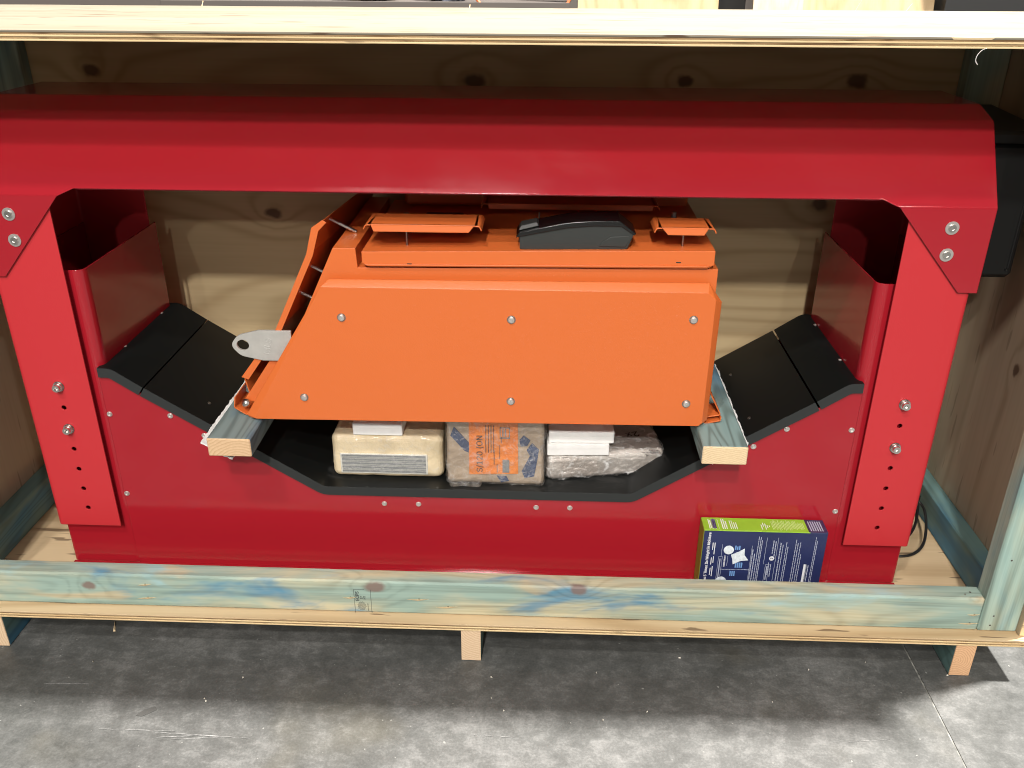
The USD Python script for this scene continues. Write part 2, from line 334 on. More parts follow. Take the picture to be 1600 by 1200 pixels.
def tube(pts, r, n=8):
    pts = np.array(pts, float); T = np.gradient(pts, axis=0); T /= np.linalg.norm(T, axis=1)[:, None]
    ref = np.array([.13, .2, 1.0]); V, F = [], []
    for i, (p, t) in enumerate(zip(pts, T)):
        a = np.cross(t, ref); a /= np.linalg.norm(a); b = np.cross(t, a)
        for k in range(n):
            w = 2*math.pi*k/n; V.append(p + r*(math.cos(w)*a + math.sin(w)*b))
        if i:
            for k in range(n):
                q, w2 = (i-1)*n+k, (i-1)*n+(k+1) % n; F += [(q, q+n, w2), (w2, q+n, w2+n)]
    m = trimesh.Trimesh(V, F, process=False); trimesh.repair.fix_normals(m); return m
def spline(pts, n=60):
    from scipy.interpolate import CubicSpline
    pts = np.array(pts, float); s = np.r_[0, np.cumsum(np.linalg.norm(np.diff(pts, axis=0), axis=1))]
    return CubicSpline(s, pts)(np.linspace(0, s[-1], n))
def socket_screw(c, r, h, wr=0.0, wh=.0015, hexr=.5, d=(0, -1, 0)):
    """cap screw with a hexagon socket; the optional washer comes back separately"""
    head = Manifold.cylinder(h, r, r*.93, 28)
    head = head - Manifold.cylinder(h, r*hexr, r*hexr, 6).translate((0, 0, h*.45))
    R = trimesh.geometry.align_vectors([0, 0, 1], d)
    m = tm(head); m.apply_translation((0, 0, wh if wr else 0)); m.apply_transform(R); m.apply_translation(c)
    w = None
    if wr:
        w = tm(Manifold.cylinder(wh, wr, wr, 32)); w.apply_transform(R); w.apply_translation(c)
    return m, w
def text_on_front(txt, h, x, y, z, rot=0, depth=.0006, bold=False, center=False):
    """lettering on a face that looks to -y; rot 90 reads upwards"""
    m = meshkit.text_mesh(txt, h, depth, bold)
    if center: m.apply_translation((-m.extents[0]/2, 0, 0))
    m.apply_transform(trimesh.transformations.rotation_matrix(math.radians(rot), (0, 0, 1)))
    m.apply_transform(np.array([[1, 0, 0, x], [0, 0, -1, y], [0, 1, 0, z], [0, 0, 0, 1]], float)); return m

XS = .141                                   # middle of the red stand
def mir(x): return 2*XS - x

# ------------------------------------------------------------------ the floor
JX = 1.145
fl = thing('concrete_floor', None, None, kind='structure')
obj('slab', mbox(-14, JX-.0022, -12, 12, -.05, 0), conc, fl); obj('slab', mbox(JX+.0022, 16, -12, 12, -.05, 0), conc, fl)
obj('joint', mbox(JX-.0022, JX+.0022, -12, 12, -.05, -.0018), joint_fill, fl)

scratchm = plain('floor_scratch', (.22, .22, .215), .8, bump=.6, bscale=500, var=.35, vscale=90)
def scratch(x0, y0, x1, y1, w):
    d = np.array([x1-x0, y1-y0]); n = np.array([-d[1], d[0]])/np.linalg.norm(d)*w*.3; k = 14; up_, lo = [], []
    for i in range(k+1):
        c = np.array([x0, y0])+d*i/k; q = w and (.25+RNG.random())*math.sin(math.pi*min(1, .06+i/k*.95)); up_.append(c+n*q); lo.append(c-n*q*RNG.random())
    return ext_z(Polygon([tuple(p) for p in up_+lo[::-1]]).buffer(.0001), .0004, .0010)
for a in [(-.50, -.236, -.30, -.243, .0035), (-.505, -.250, -.40, -.240, .0028), (-.46, -.252, -.36, -.243, .0022), (-.80, -.112, -.70, -.108, .0018), (-.62, -.232, -.44, -.231, .0016), (.93, -.20, 1.02, -.19, .002), (.16, -.215, .25, -.218, .0016)]:
    obj('scratch', scratch(*a), scratchm, fl, smooth=False)
obj('dark_mark', ext_z(Polygon([(-.556, -.192), (-.546, -.178), (-.528, -.170), (-.523, -.176), (-.533, -.184), (-.545, -.193)]).buffer(.002), .0004, .0009), plain('floor_mark', (.055, .055, .052), .7), fl, smooth=False)

# ------------------------------------------------------------------ the crate
crate = thing('wooden_crate', 'open fronted shipping crate of plywood and blue stained treated pine around the red stand', 'crate')
XL, XR, YF, YB = -1.073, 1.347, .0264, .70
ZT, ZR, ZL = .107, .1955, 1.3205
def sheet(name, x0, x1, y0, y1, z0, t, top):
    """plywood lying flat: five veneers, each its own sheet"""
    s = obj(name, mbox(x0, x1, y0, y1, z0+t*.80, z0+t), top, crate, smooth=False)
    e = [0, .20, .40, .60, .80]
    for k in range(4):
        ins = .0012 if k % 2 else .0
        obj('veneer', mbox(x0+ins, x1-ins, y0+ins, y1-ins, z0+t*e[k]+.0001, z0+t*e[k+1]-.0001), veneer_cross if k % 2 else veneer_long, s, smooth=False)
    return s
base = sheet('base_sheet', XL-.0185, XR+.0185, -.0035, .72, .090, .017, ply_floor)
lid = sheet('lid_sheet', XL-.06, XR+.10, -.0041, .796, ZL-.0005, .017, ply_top)
for i, bx in enumerate((.1373, 1.234, -.9604)):
    b = obj('bearer', cbox(bx-.0225, bx+.0225, .0008, .74, .0005, .0895, .0015), bearer_mat, crate)
    obj('end_grain', cbox(bx-.0222, bx+.0222, -.0006, .003, .001, .0890, .0008), end_warm if i == 1 else end_pale, b)
rail = obj('front_rail', cbox(XL+.09, 1.2615, YF, YF+.0454, ZT+.0005, ZR, .004), rail_mat, crate)
fp = obj('front_post', cbox(1.262, XR-.0005, YF-.0006, YF+.045, ZT+.0005, ZL-.001, .003), post_mat, crate)
obj('front_post', cbox(XL+.0005, XL+.0895, YF-.0006, YF+.045, ZT+.0005, ZL-.001, .003), post_mat, crate)
obj('back_post', cbox(1.257, XR-.001, .655, .6995, ZT+.0005, ZL-.001, .003), post_mat, crate)
obj('back_post', cbox(XL+.001, XL+.091, .655, .6995, ZT+.0005, ZL-.001, .003), post_mat, crate)
obj('side_rail', cbox(XR-.0455, XR-.001, YF+.0462, .6545, ZT+.0005, ZR, .003), rail_side, crate)
obj('side_rail', cbox(XL+.001, XL+.0455, YF+.0462, .6545, ZT+.0005, ZR, .003), rail_side, crate)
obj('back_rail', cbox(XL+.092, 1.256, .655, .6993, ZT+.0005, ZR, .003), rail_mat, crate)
obj('side_panel', mbox(XR, XR+.017, YF-.012, .717, ZT+.0005, ZL-.001), ply_side, crate, smooth=False)
obj('side_panel', mbox(XL-.017, XL, YF-.012, .717, ZT+.0005, ZL-.001), ply_side, crate, smooth=False)
obj('edge_strip', mbox(XR+.0006, XR+.0164, YF-.0135, YF-.0121, ZT+.001, ZL-.002), veneer_long, crate, smooth=False)
obj('back_panel', mbox(XL+.001, XR-.001, YB, .717, ZT+.0005, ZL-.001), ply_back, crate, smooth=False)
# nails, splinters and the stamp
for (x, z) in [(-.60, .170), (-.60, .133), (-.135, .150), (.02, .150), (.085, .131), (1.246, .152), (1.241, .128)]:
    obj('nail', cyl((x, YF+.001, z), (0, -1, 0), .0022, .0015, 10), nailmat, rail)
    a = RNG.uniform(-.5, .5); L = RNG.uniform(.012, .034)
    obj('splinter', hull([(x-L, YF-.0004, z-.002+a*.004), (x, YF-.004, z+.0015), (x+L*.8, YF-.0003, z+.001), (x-.002, YF-.0006, z-.004), (x, YF+.001, z)]), splint, rail)
for (x, z) in [(1.288, .150), (1.286, .124), (1.29, .30), (1.33, .45)]:
    obj('nail', cyl((x, YF+.0005, z), (0, -1, 0), .0022, .0013, 10), nailmat, fp)
obj('nail', cyl((1.236, YF+.022, ZR-.001), (0, 0, 1), .0025, .0013, 10), nailmat, rail)
obj('nail', cyl((1.222, YF+.014, ZR-.001), (0, 0, 1), .002, .0013, 10), steel, rail)
sx0, sx1, sz0, sz1, sy_ = -.127, -.0885, .1075, .173, YF-.0002
st = [mbox(sx0, sx0+.0009, sy_, YF+.001, sz0, sz1), mbox(sx1-.0009, sx1, sy_, YF+.001, sz0, sz1), mbox(sx0, sx1-.014, sy_, YF+.001, sz1-.0009, sz1)]
dots = [cyl((sx0+.0165+.0098*math.sqrt(k/70)*math.cos(k*2.4), YF+.0006, sz0+.019+.0125*math.sqrt(k/70)*math.sin(k*2.4)), (0, -1, 0), .00085, .0008, 6) for k in range(70)]
lines = [text_on_front('ECPS', .0075, sx0+.011, sy_+.0003, sz0+.033, 90, bold=True), text_on_front('27', .005, sx0+.019, sy_+.0003, sz0+.038, 90), text_on_front('HT', .005, sx0+.026, sy_+.0003, sz0+.038, 90)]
lines += [mbox(sx1-.009, sx1-.0075, sy_, YF+.001, sz0+.006+.0055*k, sz0+.010+.0055*k) for k in range(4)]
obj('grade_stamp', st + dots + lines, stampink, rail, smooth=False)
for (x, L, tx, z) in [(-.93+.36, .012, .3, 1), (1.02, .030, .55, 1), (1.14, .016, .8, 1), (.09, .008, .2, 1)]:
    yb = .792
    obj('splinter', tube([(x, yb, ZL+.016), (x+L*tx*.5, yb+.002, ZL+.016+L*.5), (x+L*tx, yb+.003, ZL+.016+L)], .0011, 5), splint, lid)
obj('splinter', tube(spline([(.985, -.0045, ZL), (.974, -.006, ZL-.006), (.970, -.008, ZL-.018), (.974, -.009, ZL-.024)], 14), .0005, 5), tissue, lid)
obj('splinter', hull([(.925, -.0052, ZL+.0165), (.995, -.0052, ZL+.0165), (.93, -.004, ZL+.0128), (.99, -.004, ZL+.0128), (.96, -.002, ZL+.0168)]), splint, lid)

# ------------------------------------------------------------------ the red stand
stand = thing('red_stand', 'large glossy red sheet metal stand with a cross beam and bolted legs inside the crate', 'stand')
YLg, LW, HW = .170, .1515, .8493
for s in (1, -1):
    fx = (lambda x: x) if s == 1 else mir
    xi, xo = XS+HW, XS+HW+LW
    prof = strip([(fx(xi), YLg+.0015), (fx(xo-.0015), YLg+.0015), (fx(xo-.0015), .558), (fx(.972), .558)], .011, .003)
    leg = ext_z(prof, .2255, 1.016)
    hx = xi+.0692
    for k in range(8):
        if k in (4, 6): continue
        if k > 5: continue
        leg = leg - Manifold.cylinder(.03, .0056, .0056, 20).rotate((90, 0, 0)).translate((fx(hx), YLg+.02, .2754+.053*k))
    lg = obj('leg', leg, red_leg, stand)
    rear = None
    for z in (.2754+.053*4, .2754+.053*6):
        m, w = socket_screw((fx(hx), YLg, z), .0088, .0125, .0120, .0018)
        bo = obj('bolt', m, steel, lg); obj('washer', w, steel_dark, bo)
        obj('nut', cyl((fx(hx), YLg-.0021, z), (0, -1, 0), .0104, .0045, 24), steel, bo)
    prof = strip([(fx(1.1345), .553), (fx(1.1345), .1895), (fx(.9615), .1895), (fx(.9615), .566)], [.008, .022], .003)
    obj('upright', ext_z(prof, ZT+.0005, .8555), red, stand)
# beam: one bent sheet with the opening and the two tapered tabs cut out of it
bp = strip([(.1667, .8475), (.1667, 1.019), (.2605, 1.165), (.335, 1.1865), (.542, 1.1865), (.542, 1.005)], [.006, .018, .05, .012], .0033)
beam = ext_x(bp, mir(1.1505), 1.1505)
op = Polygon([(mir(.934), 1.0315), (mir(.967), 1.0175), (mir(1.1125), .848), (mir(1.1125), .80), (1.1125, .80), (1.1125, .848), (.967, 1.0175), (.934, 1.0315)])
beam = beam - ext_y(op, .10, .40)
bm = obj('beam', beam, red, stand)
obj('lip', mbox(mir(.93), .93, .178, .205, 1.0285, 1.0312), red, bm)
capp = Polygon([(.1700, 1.0215), (.2605, 1.1645), (.335, 1.1845), (.540, 1.1845), (.540, 1.005), (.1700, 1.005)])
obj('end_plate', ext_x(capp, 1.1470, 1.1495), red, bm); obj('end_plate', ext_x(capp, mir(1.1495), mir(1.1470)), red, bm)
for (x, z) in [(1.073, .980), (1.0735, .926)]:
    for xx in (x, mir(x)):
        m, w = socket_screw((xx, .1650, z), .0078, .0032, .0132, .0014, .55)
        bo = obj('bolt', m, steel, bm); obj('washer', w, zinc, bo)
# trough liner: profile of its upper face, relative to XS
top = [(.829, .6355), (.800, .6355), (.735, .5905), (.352, .3455)]
def liner(pts, r, y0=.1775, y1=.585, t=.022):
    up_ = rpath(pts, r, 9); ls = LineString(up_)
    body = ls.buffer(t, single_sided=True, join_style=2, cap_style=2)
    return ext_y(body if isinstance(body, Polygon) else max(body.geoms, key=lambda q: q.area), y0, y1)
Lp = [(XS-d, z) for d, z in top]; Rp = [(XS+d, z) for d, z in top]
def cut(a, b, f): return (a[0]+(b[0]-a[0])*f, a[1]+(b[1]-a[1])*f)
eL, eR = Lp[2], Rp[2]
for pts in ([Lp[0], Lp[1], cut(Lp[1], Lp[2], .996)][::-1], [Rp[0], Rp[1], cut(Rp[1], Rp[2], .985)]):
    ep = obj('end_pad', liner(pts, [.06]), black, stand); obj('edge', liner(pts, [.06], .1769, .1774), edge_grey, ep)
mid = [cut(Lp[2], Lp[3], .006), Lp[3], Rp[3], cut(Rp[2], Rp[3], .006)]
tl = obj('trough_liner', liner(mid[::-1], [.03, .03]), liner_dusty, stand); obj('edge', liner(mid[::-1], [.03, .03], .1769, .1774), edge_grey, tl)
# front panel below the liner
under = [(d, z-.0255) for d, z in top]
pp = [(XS-.8315, ZT+.0005)] + [(XS-.8315, .6115), (XS-.803, .6115), (XS-.352-.007, .3215), (XS+.352+.007, .3215), (XS+.803, .6115), (XS+.8315, .6115)] + [(XS+.8315, ZT+.0005)]
obj('front_panel', ext_y(pp, .1835, .1868), red, stand); obj('rear_panel', ext_y(pp, .560, .563), red, stand)
obj('bottom_flange', mbox(mir(1.133), 1.133, .1660, .1834, ZT+.0006, ZT+.0040), red, stand)
for (x, z) in [(-.684, .520), (-.546, .519), (-.684, .3095), (-.076, .299), (.004, .300), (.278, .299), (.356, .300), (.824, .520), (.964, .521), (.963, .309), (.757, .474), (-.476, .470)]:
    m, w = socket_screw((x, .1835, z), .0050, .0026, .0062, .0010, .45)
    b = obj('screw', m, zinc, stand)
    obj('washer', w, zinc, b)
for (x, y) in [(-.690, .300), (-.690, .512), (.967, .302), (.968, .513)]:
    m, w = socket_screw((x+(.012 if x < 0 else -.012), y, .6352), .0042, .0016, 0, 0, .5, (0, 0, 1)); obj('screw', m, zinc, stand)
for (x, y, z) in [(-.481, .25, .511), (.755, .244, .511), (.755, .474, .511)]:
    n = np.array([.537 if x < 0 else -.537, 0, .843]); d = abs(x-XS); zz = .3455+.6397*(d-.352)
    m, w = socket_screw((x, y, zz), .0042, .0012, 0, 0, .5, n); obj('screw', m, steel_dark, stand)
# black enclosure behind the right leg
enc = obj('enclosure', cbox(1.150, 1.312, .352, .60, .8165, 1.108, .010), blackplastic, stand, label='black plastic enclosure fixed to the outside of the right leg')
obj('rib', cbox(1.296, 1.300, .3495, .3530, .84, 1.09, .001), blackplastic, enc)
lidp = [(1.146, .345, 1.109), (1.318, .345, 1.109), (1.318, .61, 1.109), (1.146, .61, 1.109), (1.146, .345, 1.126), (1.318, .345, 1.126), (1.310, .352, 1.133), (1.150, .352, 1.133), (1.30, .60, 1.150), (1.15, .60, 1.150)]
obj('lid', hull(lidp), blackplastic, enc)
obj('screw', socket_screw((1.296, .352, .838), .004, .0015, 0, 0)[0], blackgloss, enc)

# ------------------------------------------------------------------ timber blocks and the tissue under them
def block(x0, x1, y0, y1, z0, z1, mat, emat, label):
    b = thing('timber_block', label, 'timber', 'timber blocks laid across the trough')
    m = cbox(x0, x1, y0, y1, z0, z1, .003); obj('timber', m, mat, b)
    obj('end_grain', cbox(x0+.0006, x1-.0006, y0-.0008, y0+.004, z0+.0006, z1-.0006, .0025), emat, b)
block(-.4265, -.3320, .0755, .565, .481, .5245, block_mat, end_block_l, 'blue grey timber block under the left end of the orange machine')
block(.6235, .7185, .0755, .565, .4895, .5325, block_mat_b, end_block_r, 'blue timber block with pale end grain under the right end of the orange machine')
def tissue_sheet(xa, xb, y0, y1, label):
    n, m = 46, 14; V = []; F = []
    for i in range(n):
        for j in range(m):
            y = y0+(y1-y0)*i/(n-1); x = xa+(xb-xa)*j/(m-1)
            if j in (0, m-1): x += RNG.uniform(-.0013, .0013)
            if i == 0: y += RNG.uniform(-.003, .003)
            d = abs(x-XS); z = .3455+.6397*(d-.352)
            V.append((x, y, z+.0012+.0006*math.sin(y*90+j)))
    for i in range(n-1):
        for j in range(m-1):
            a = i*m+j; F += [(a, a+1, a+m), (a+1, a+m+1, a+m)]
    V = np.array(V); k = len(V); V2 = V+np.array([0, 0, .0035]); F = np.array(F)
    edge = [i*m for i in range(n)]; edge2 = [i*m+m-1 for i in range(n)]; fr = list(range(m)); bk = list(range((n-1)*m, n*m))
    Q = []
    for e in (edge, edge2, fr, bk):
        for a, b in zip(e[:-1], e[1:]): Q += [(a, b, a+k), (b, b+k, a+k)]
    me = trimesh.Trimesh(np.vstack([V, V2]), np.vstack([F, F+k, Q]), process=False); trimesh.repair.fix_normals(me)
    o = obj('tissue_sheet', me, tissue, None, label=label, cat='tissue', group='white tissue sheets under the timber blocks'); return o
tissue_sheet(-.449, -.386, .098, .50, 'white frayed tissue sheet under the left timber block')
tissue_sheet(.660, .7335, .135, .56, 'white tissue sheet under the right timber block')

# ------------------------------------------------------------------ the orange machine
om = thing('orange_machine', 'orange sheet metal machine housing with slanted end resting on two timber blocks', 'machine')
Fp = [(-.345, .534), (-.339, .5315), (.624, .5375), (.632, .545), (.633, .827), (.617, .8415), (-.171, .8405)]
Op = [(-.366, .534), (-.359, .5268), (.630, .5310), (.645, .546), (.648, .818), (.619, .8575), (-.157, .8525)]
panel = obj('front_panel', hull([(x, .155, z) for x, z in Fp] + [(x, .169, z) for x, z in Op] + [(x, .172, z) for x, z in Op]), orange, om, smooth=12)
for (x, z) in [(-.133, .7745), (.2195, .7765), (.592, .7835), (-.229, .587), (.219, .588), (.594, .591)]:
    b = obj('bolt', lathe([(0, .0056), (.0050, .0056), (.0064, .0048), (.0070, .0030), (.0072, 0), (0, 0)], (x, .1555, z), (0, -1, 0)), zinc, panel)
    obj('washer', cyl((x, .1555, z), (0, -1, 0), .0090, .0012, 24), steel_dark, b)
bodyp = [(-.325, .550), (-.147, .9135), (-.1005, .9135), (-.0985, .8725), (.637, .8815), (.637, .552)]
body = obj('housing', ext_y(bodyp, .1865, .612), orange, om)
obj('side_strip', cbox(.6372, .6405, .24, .30, .828, .868, .001), yellowm, body, label='small pale yellow strip on the side')
hp = [(-.087, .9085), (.6265, .9215), (.6265, .8925), (.613, .8845), (-.074, .8775), (-.087, .885)]
hat = obj('hatch', ext_y(hp, .1805, .605), orange, om)
obj('lip', ext_y([(-.083, .8825), (.618, .8905), (.612, .8870), (-.075, .8790)], .1785, .1806), orange, hat)
for x in (.005, .55): obj('slot', cbox(x, x+.010, .1797, .182, .8835+.012*(x > .3), .8856+.012*(x > .3), .0005), ink, hat)
def tray(x0, x1, bx0, bx1, yf, yb, zt, drop, zbase, posts, label=None, dy=.003):
    t = .0022
    tr = obj('bracket', [hull([(x0, yf, zt), (x1, yf, zt), (x0+.006, yb, zt), (x1-.004, yb, zt), (x0, yf, zt-t), (x1, yf, zt-t), (x0+.006, yb, zt-t), (x1-.004, yb, zt-t)]),
        hull([(x, yf-dy*k+o, zt-drop*k) for k, a, b in ((0, x0+.006, x1-.006), (1, bx0, bx1)) for x in (a, b) for o in (0, t)])], orange, om)
    for sx, xx in ((-1, x0), (1, x1)):
        pts = rpath([(xx-sx*.006, zt-t/2), (xx+sx*.004, zt-t/2), (xx+sx*.008, zt-.010)], .006, 6)
        poly = LineString(pts).buffer(t/2, cap_style=2)
        obj('side_flange', ext_y(poly, yf-.003, yb), orange, tr)
    for (px, py) in posts:
        obj('standoff', cyl((px, py, zbase), (0, 0, 1), .0020, zt-zbase-.002, 12), steel_dark, tr)
    return tr
tray(-.073, .1495, -.061, .1315, .190, .275, .9635, .0145, .909, [(.0, .225)])
tray(.511, .617, .530, .602, .188, .262, .9660, .0145, .918, [(.565, .215)])
tray(.150, .530, .160, .522, .400, .520, .9560, .012, .915, [(.272, .335), (.45, .46)])
obj('back_cover', cbox(-.05, .62, .535, .600, .915, .975, .006), orange, om)
obj('pad', cbox(.018, .105, .330, .40, .9115, .935, .004), blackplastic, om, label='small black block between the brackets')
for (x, y) in [(-.02, .36), (.57, .40)]: obj('stud', cyl((x, y, .912), (0, 0, 1), .006, .030, 12), steel_dark, om)
# slanted wing plate on the left
wp = [(-.377, .618), (-.371, .592), (-.2895, .726), (-.2065, .895), (-.191, .952), (-.166, .967)]
wl = [(-.366, .575), (-.372, .606), (-.2855, .728), (-.2035, .895), (-.188, .950), (-.166, .967)]
def shear(x, y): return x+.050*(y-.2)/.44
wing = obj('wing_plate', [hull([(shear(x, y)+o, y, z) for (x, z) in q for y in (.200, .640) for o in (0, .0022)]) for q in zip(wl[:-1], wl[1:])], orange, om)
fl_ = Polygon([(-.377, .612), (-.288, .7275), (-.2055, .896), (-.190, .9515), (-.166, .968), (-.158, .963), (-.176, .945), (-.192, .893), (-.274, .728), (-.362, .606)])
obj('flange', ext_y(fl_.buffer(0), .1975, .2000), orange, wing)
for (x0, z0, x1, z1, y) in [(-.222, .850, -.175, .826, .27), (-.258, .786, -.212, .764, .28), (-.176, .944, -.120, .915, .30)]:
    d = np.array([x1-x0, 0, z1-z0]); obj('spacer', cyl((x0, y, z0), d, .0042, np.linalg.norm(d), 12), steel_dark if z0 < .8 else steel, om)
lugp = Polygon(rpath([(-.255, .7255), (-.325, .7255), (-.372, .7135), (-.390, .690), (-.370, .666), (-.322, .6555), (-.255, .6555)], [.02, .03, .03, .03, .02], 6))
lug = ext_y(lugp, .1930, .1990) - Manifold.cylinder(.05, .0135, .0135, 28).scale((1, .92, 1)).rotate((90, 0, 0)).translate((-.3625, .22, .691))
lg = obj('lifting_lug', lug, lugmat, om)
obj('lettering', text_on_front('MLS', .014, -.306, .1928, .668, 78, .0006), plain('etched_mark', (.66, .65, .62), .3, metal=.6), lg)
for (pts, bx, by, bz) in [([(-.395, .566), (-.390, .534), (-.366, .524), (-.354, .548)], -.372, .186, .556)]:
    ft = obj('foot_bracket', [ext_y(strip([(-.392, .570), (-.396, .545), (-.369, .5265), (-.352, .547)], [.006, .006], .0025), .180, .26), hull([(-.380, .200, .552), (-.330, .200, .552), (-.255, .200, .66), (-.305, .200, .66), (-.380, .203, .552), (-.330, .203, .552), (-.255, .203, .66), (-.305, .203, .66)])], orange, om)
    obj('bolt', lathe([(0, .008), (.005, .0072), (.009, .004), (.010, 0), (0, 0)], (bx, .190, bz-.004), (-.1, -.75, .6)), steel, ft)
obj('foot_bracket', [ext_y(strip([(.652, .598), (.674, .556), (.674, .551), (.640, .545)], [.002, .003], .0025), .182, .24), ext_y(strip([(.640, .531), (.676, .5395), (.6765, .548)], [.004], .0025), .178, .24)], orange, om)
# black grip lying on the hatch
grip = thing('black_grip', 'black plastic grip with a glossy top lying on top of the orange machine', 'grip')
side = [(.2335, .945), (.2345, .9165), (.240, .9150), (.448, .9185), (.452, .921), (.4640, .952), (.437, .9695), (.382, .9695), (.328, .9645), (.273, .9535)]
obj('grip_body', ext_y(side, .1930, .262), graygrip, grip)
capg = [(.227, .9405), (.233, .9500), (.273, .9600), (.328, .9715), (.383, .9765), (.434, .9765), (.467, .951), (.464, .948), (.437, .966), (.382, .966), (.328, .961), (.273, .950)]
obj('grip_cap', ext_y(Polygon(capg).buffer(0), .1905, .2665), blackgloss, grip)
obj('raised_panel', ext_y([(.395, .924), (.402, .934), (.418, .944), (.452, .946), (.4585, .941), (.447, .9235)], .1918, .1932), graygrip, grip)
obj('thumb_rest', hull([(.232, .205, .951), (.272, .205, .961), (.232, .25, .951), (.272, .25, .961), (.236, .21, .959), (.268, .21, .967), (.236, .245, .959), (.268, .245, .967)]), graygrip, grip)

# ------------------------------------------------------------------ wrapped packages in the trough
def soft_box(x0, x1, y0, y1, z0, z1, r=.02, lump=.004, seed=0, taper=0.0, rot=0.0, lean=0.0, fine=.014):
    m = Manifold.hull(Manifold.compose([Manifold.sphere(r, 16).translate((x, y, z)) for x in (x0+r, x1-r) for y in (y0+r, y1-r) for z in (z0+r, z1-r)])) if False else None
    P = []
    sph = trimesh.creation.icosphere(2, r).vertices
    for x in (x0+r, x1-r):
        for y in (y0+r, y1-r):
            for z in (z0+r, z1-r): P.append(sph+np.array([x, y, z]))
    h = hull(np.vstack(P)); v, f = trimesh.remesh.subdivide_to_size(h.vertices, h.faces, fine)
    v = np.array(v); n = trimesh.Trimesh(v, f, process=False).vertex_normals
    d = meshkit.fbm(v*38, 3, seed)-.5; d2 = meshkit.fbm(v*np.array([9, 9, 14]), 2, seed+3)-.5
    v = v+n*(lump*d+lump*1.6*d2)[:, None]
    v[:, 1] += lean*(v[:, 2]-z0); v[:, 0] += taper*(v[:, 2]-z0)*np.sign((x0+x1)/2-v[:, 0])
    v[:, 2] = np.maximum(v[:, 2], .3462)
    if rot:
        c = np.array([x0, y0]); a = rot; q = v[:, :2]-c; v[:, :2] = c+np.stack([q[:, 0]*math.cos(a)-q[:, 1]*math.sin(a), q[:, 0]*math.sin(a)+q[:, 1]*math.cos(a)], 1)
    me = trimesh.Trimesh(v, f, process=True); trimesh.repair.fix_normals(me); return me
def film_shell(parent, fm, amp, ridge, *args, **kw):
    m = soft_box(*args, fine=.008, **kw); v = np.array(m.vertices)
    keep = v[:, 2] > .3485; n = m.vertex_normals
    a = meshkit.noise(v*np.array([150, 150, 150]), 31)-.5; b = np.abs(meshkit.fbm(v@np.array([[22, 9, 0], [0, 24, 6], [14, 0, 30]]), 3, 17)-.5)
    v = v + n*(.0012+amp*a+ridge*np.maximum(.06-b, 0)/.06)[:, None]*keep[:, None]
    m.vertices = v; return obj('plastic_film', m, fm, parent, smooth=38)
def xbars(rects, y, d=.0008): return [mbox(a, b, y-d, y+.002, c, e) for a, b, c, e in rects]
p1 = thing('wrapped_package', 'yellowish film wrapped carton with a grey striped label, left of the three packages', 'package', 'film wrapped packages in the trough')
obj('carton', soft_box(-.200, .060, .222, .47, .345, .457, .017, .0035, 1), pk1, p1, smooth=True)
lb = obj('label', cbox(-.180, .024, .2195, .2245, .358, .4105, .0008), film_white, p1)
obj('print', xbars([(-.176, .020, .362+.0034*k, .362+.0034*k+(.0019 if k % 3 else .0027)) for k in range(14)], .2193), film_grey, lb, smooth=False)
p2 = thing('wrapped_package', 'brown film wrapped parcel with an orange label and blue marks, middle of the three packages', 'package', 'film wrapped packages in the trough')
obj('carton', soft_box(.070, .293, .205, .46, .3462, .515, .010, .003, 5, lean=.05), pk2, p2, smooth=True)
def on2(pts, mat, name, off, parent=p2):
    q = [(x, .205+.05*(z-.3462)-off-.0012, z) for x, z in pts]; return obj(name, hull(q+[(x, y+.004, z) for x, y, z in q]), mat, parent)
lb = on2([(.122, .372), (.235, .376), (.233, .512), (.1225, .510)], film_label, 'label', .0018)
def leaned(m):
    m = m.copy() if isinstance(m, trimesh.Trimesh) else tm(m); v = np.array(m.vertices); v[:, 1] += .05*(v[:, 2]-.3462); m.vertices = v; return m
yl2 = .2010
obj('print', [leaned(q) for q in [text_on_front('S/120 (ON', .0135, .1530, yl2, .379, 90)]], film_ink, lb, smooth=False)
obj('small_print', [leaned(q) for q in xbars([(.160+.006*k, .1615+.006*k, .43, .498) for k in range(4)] + [(.186, .1872, .38, .40), (.192, .1932, .415, .45), (.179, .1805, .40, .435), (.196, .1972, .455, .47)], yl2)], film_ink, lb, smooth=False)
obj('square_mark', [leaned(q) for q in xbars([(.199, .2145, .3795, .412), (.1925, .2155, .4665, .469), (.1925, .1945, .4665, .494), (.2135, .2155, .4665, .494), (.198, .201, .472, .490), (.204, .207, .472, .490), (.1925, .2155, .492, .494)], yl2)], film_grey, lb, smooth=False, kind='stuff')
for pts in ([(.080, .470), (.088, .492), (.124, .450), (.121, .428), (.112, .432)], [(.237, .462), (.247, .474), (.262, .462), (.255, .448), (.240, .446)], [(.254, .437), (.266, .455), (.282, .438), (.279, .420), (.262, .421)], [(.262, .423), (.280, .421), (.272, .370), (.250, .365), (.243, .383)], [(.185, .370), (.208, .369), (.214, .357), (.196, .352)]):
    on2(pts, film_tape, 'tape_mark', .0012)
obj('loose_film', soft_box(.080, .150, .192, .235, .345, .355, .0045, .012, 9, fine=.006), film_b, p2, smooth=False)
p3 = thing('wrapped_package', 'grey brown low film wrapped package with marker writing, right of the three packages', 'package', 'film wrapped packages in the trough')
obj('carton', soft_box(.303, .584, .226, .44, .345, .4105, .014, .0035, 12, rot=.17), pk3, p3, smooth=True)
film_shell(p2, film_b, .0009, .0020, .0685, .2945, .2000, .46, .3462, .5165, .011, .003, 5, lean=.05)
film_shell(p3, film_c, .0018, .0028, .3015, .5855, .2235, .44, .345, .4120, .015, .0035, 12, rot=.17)
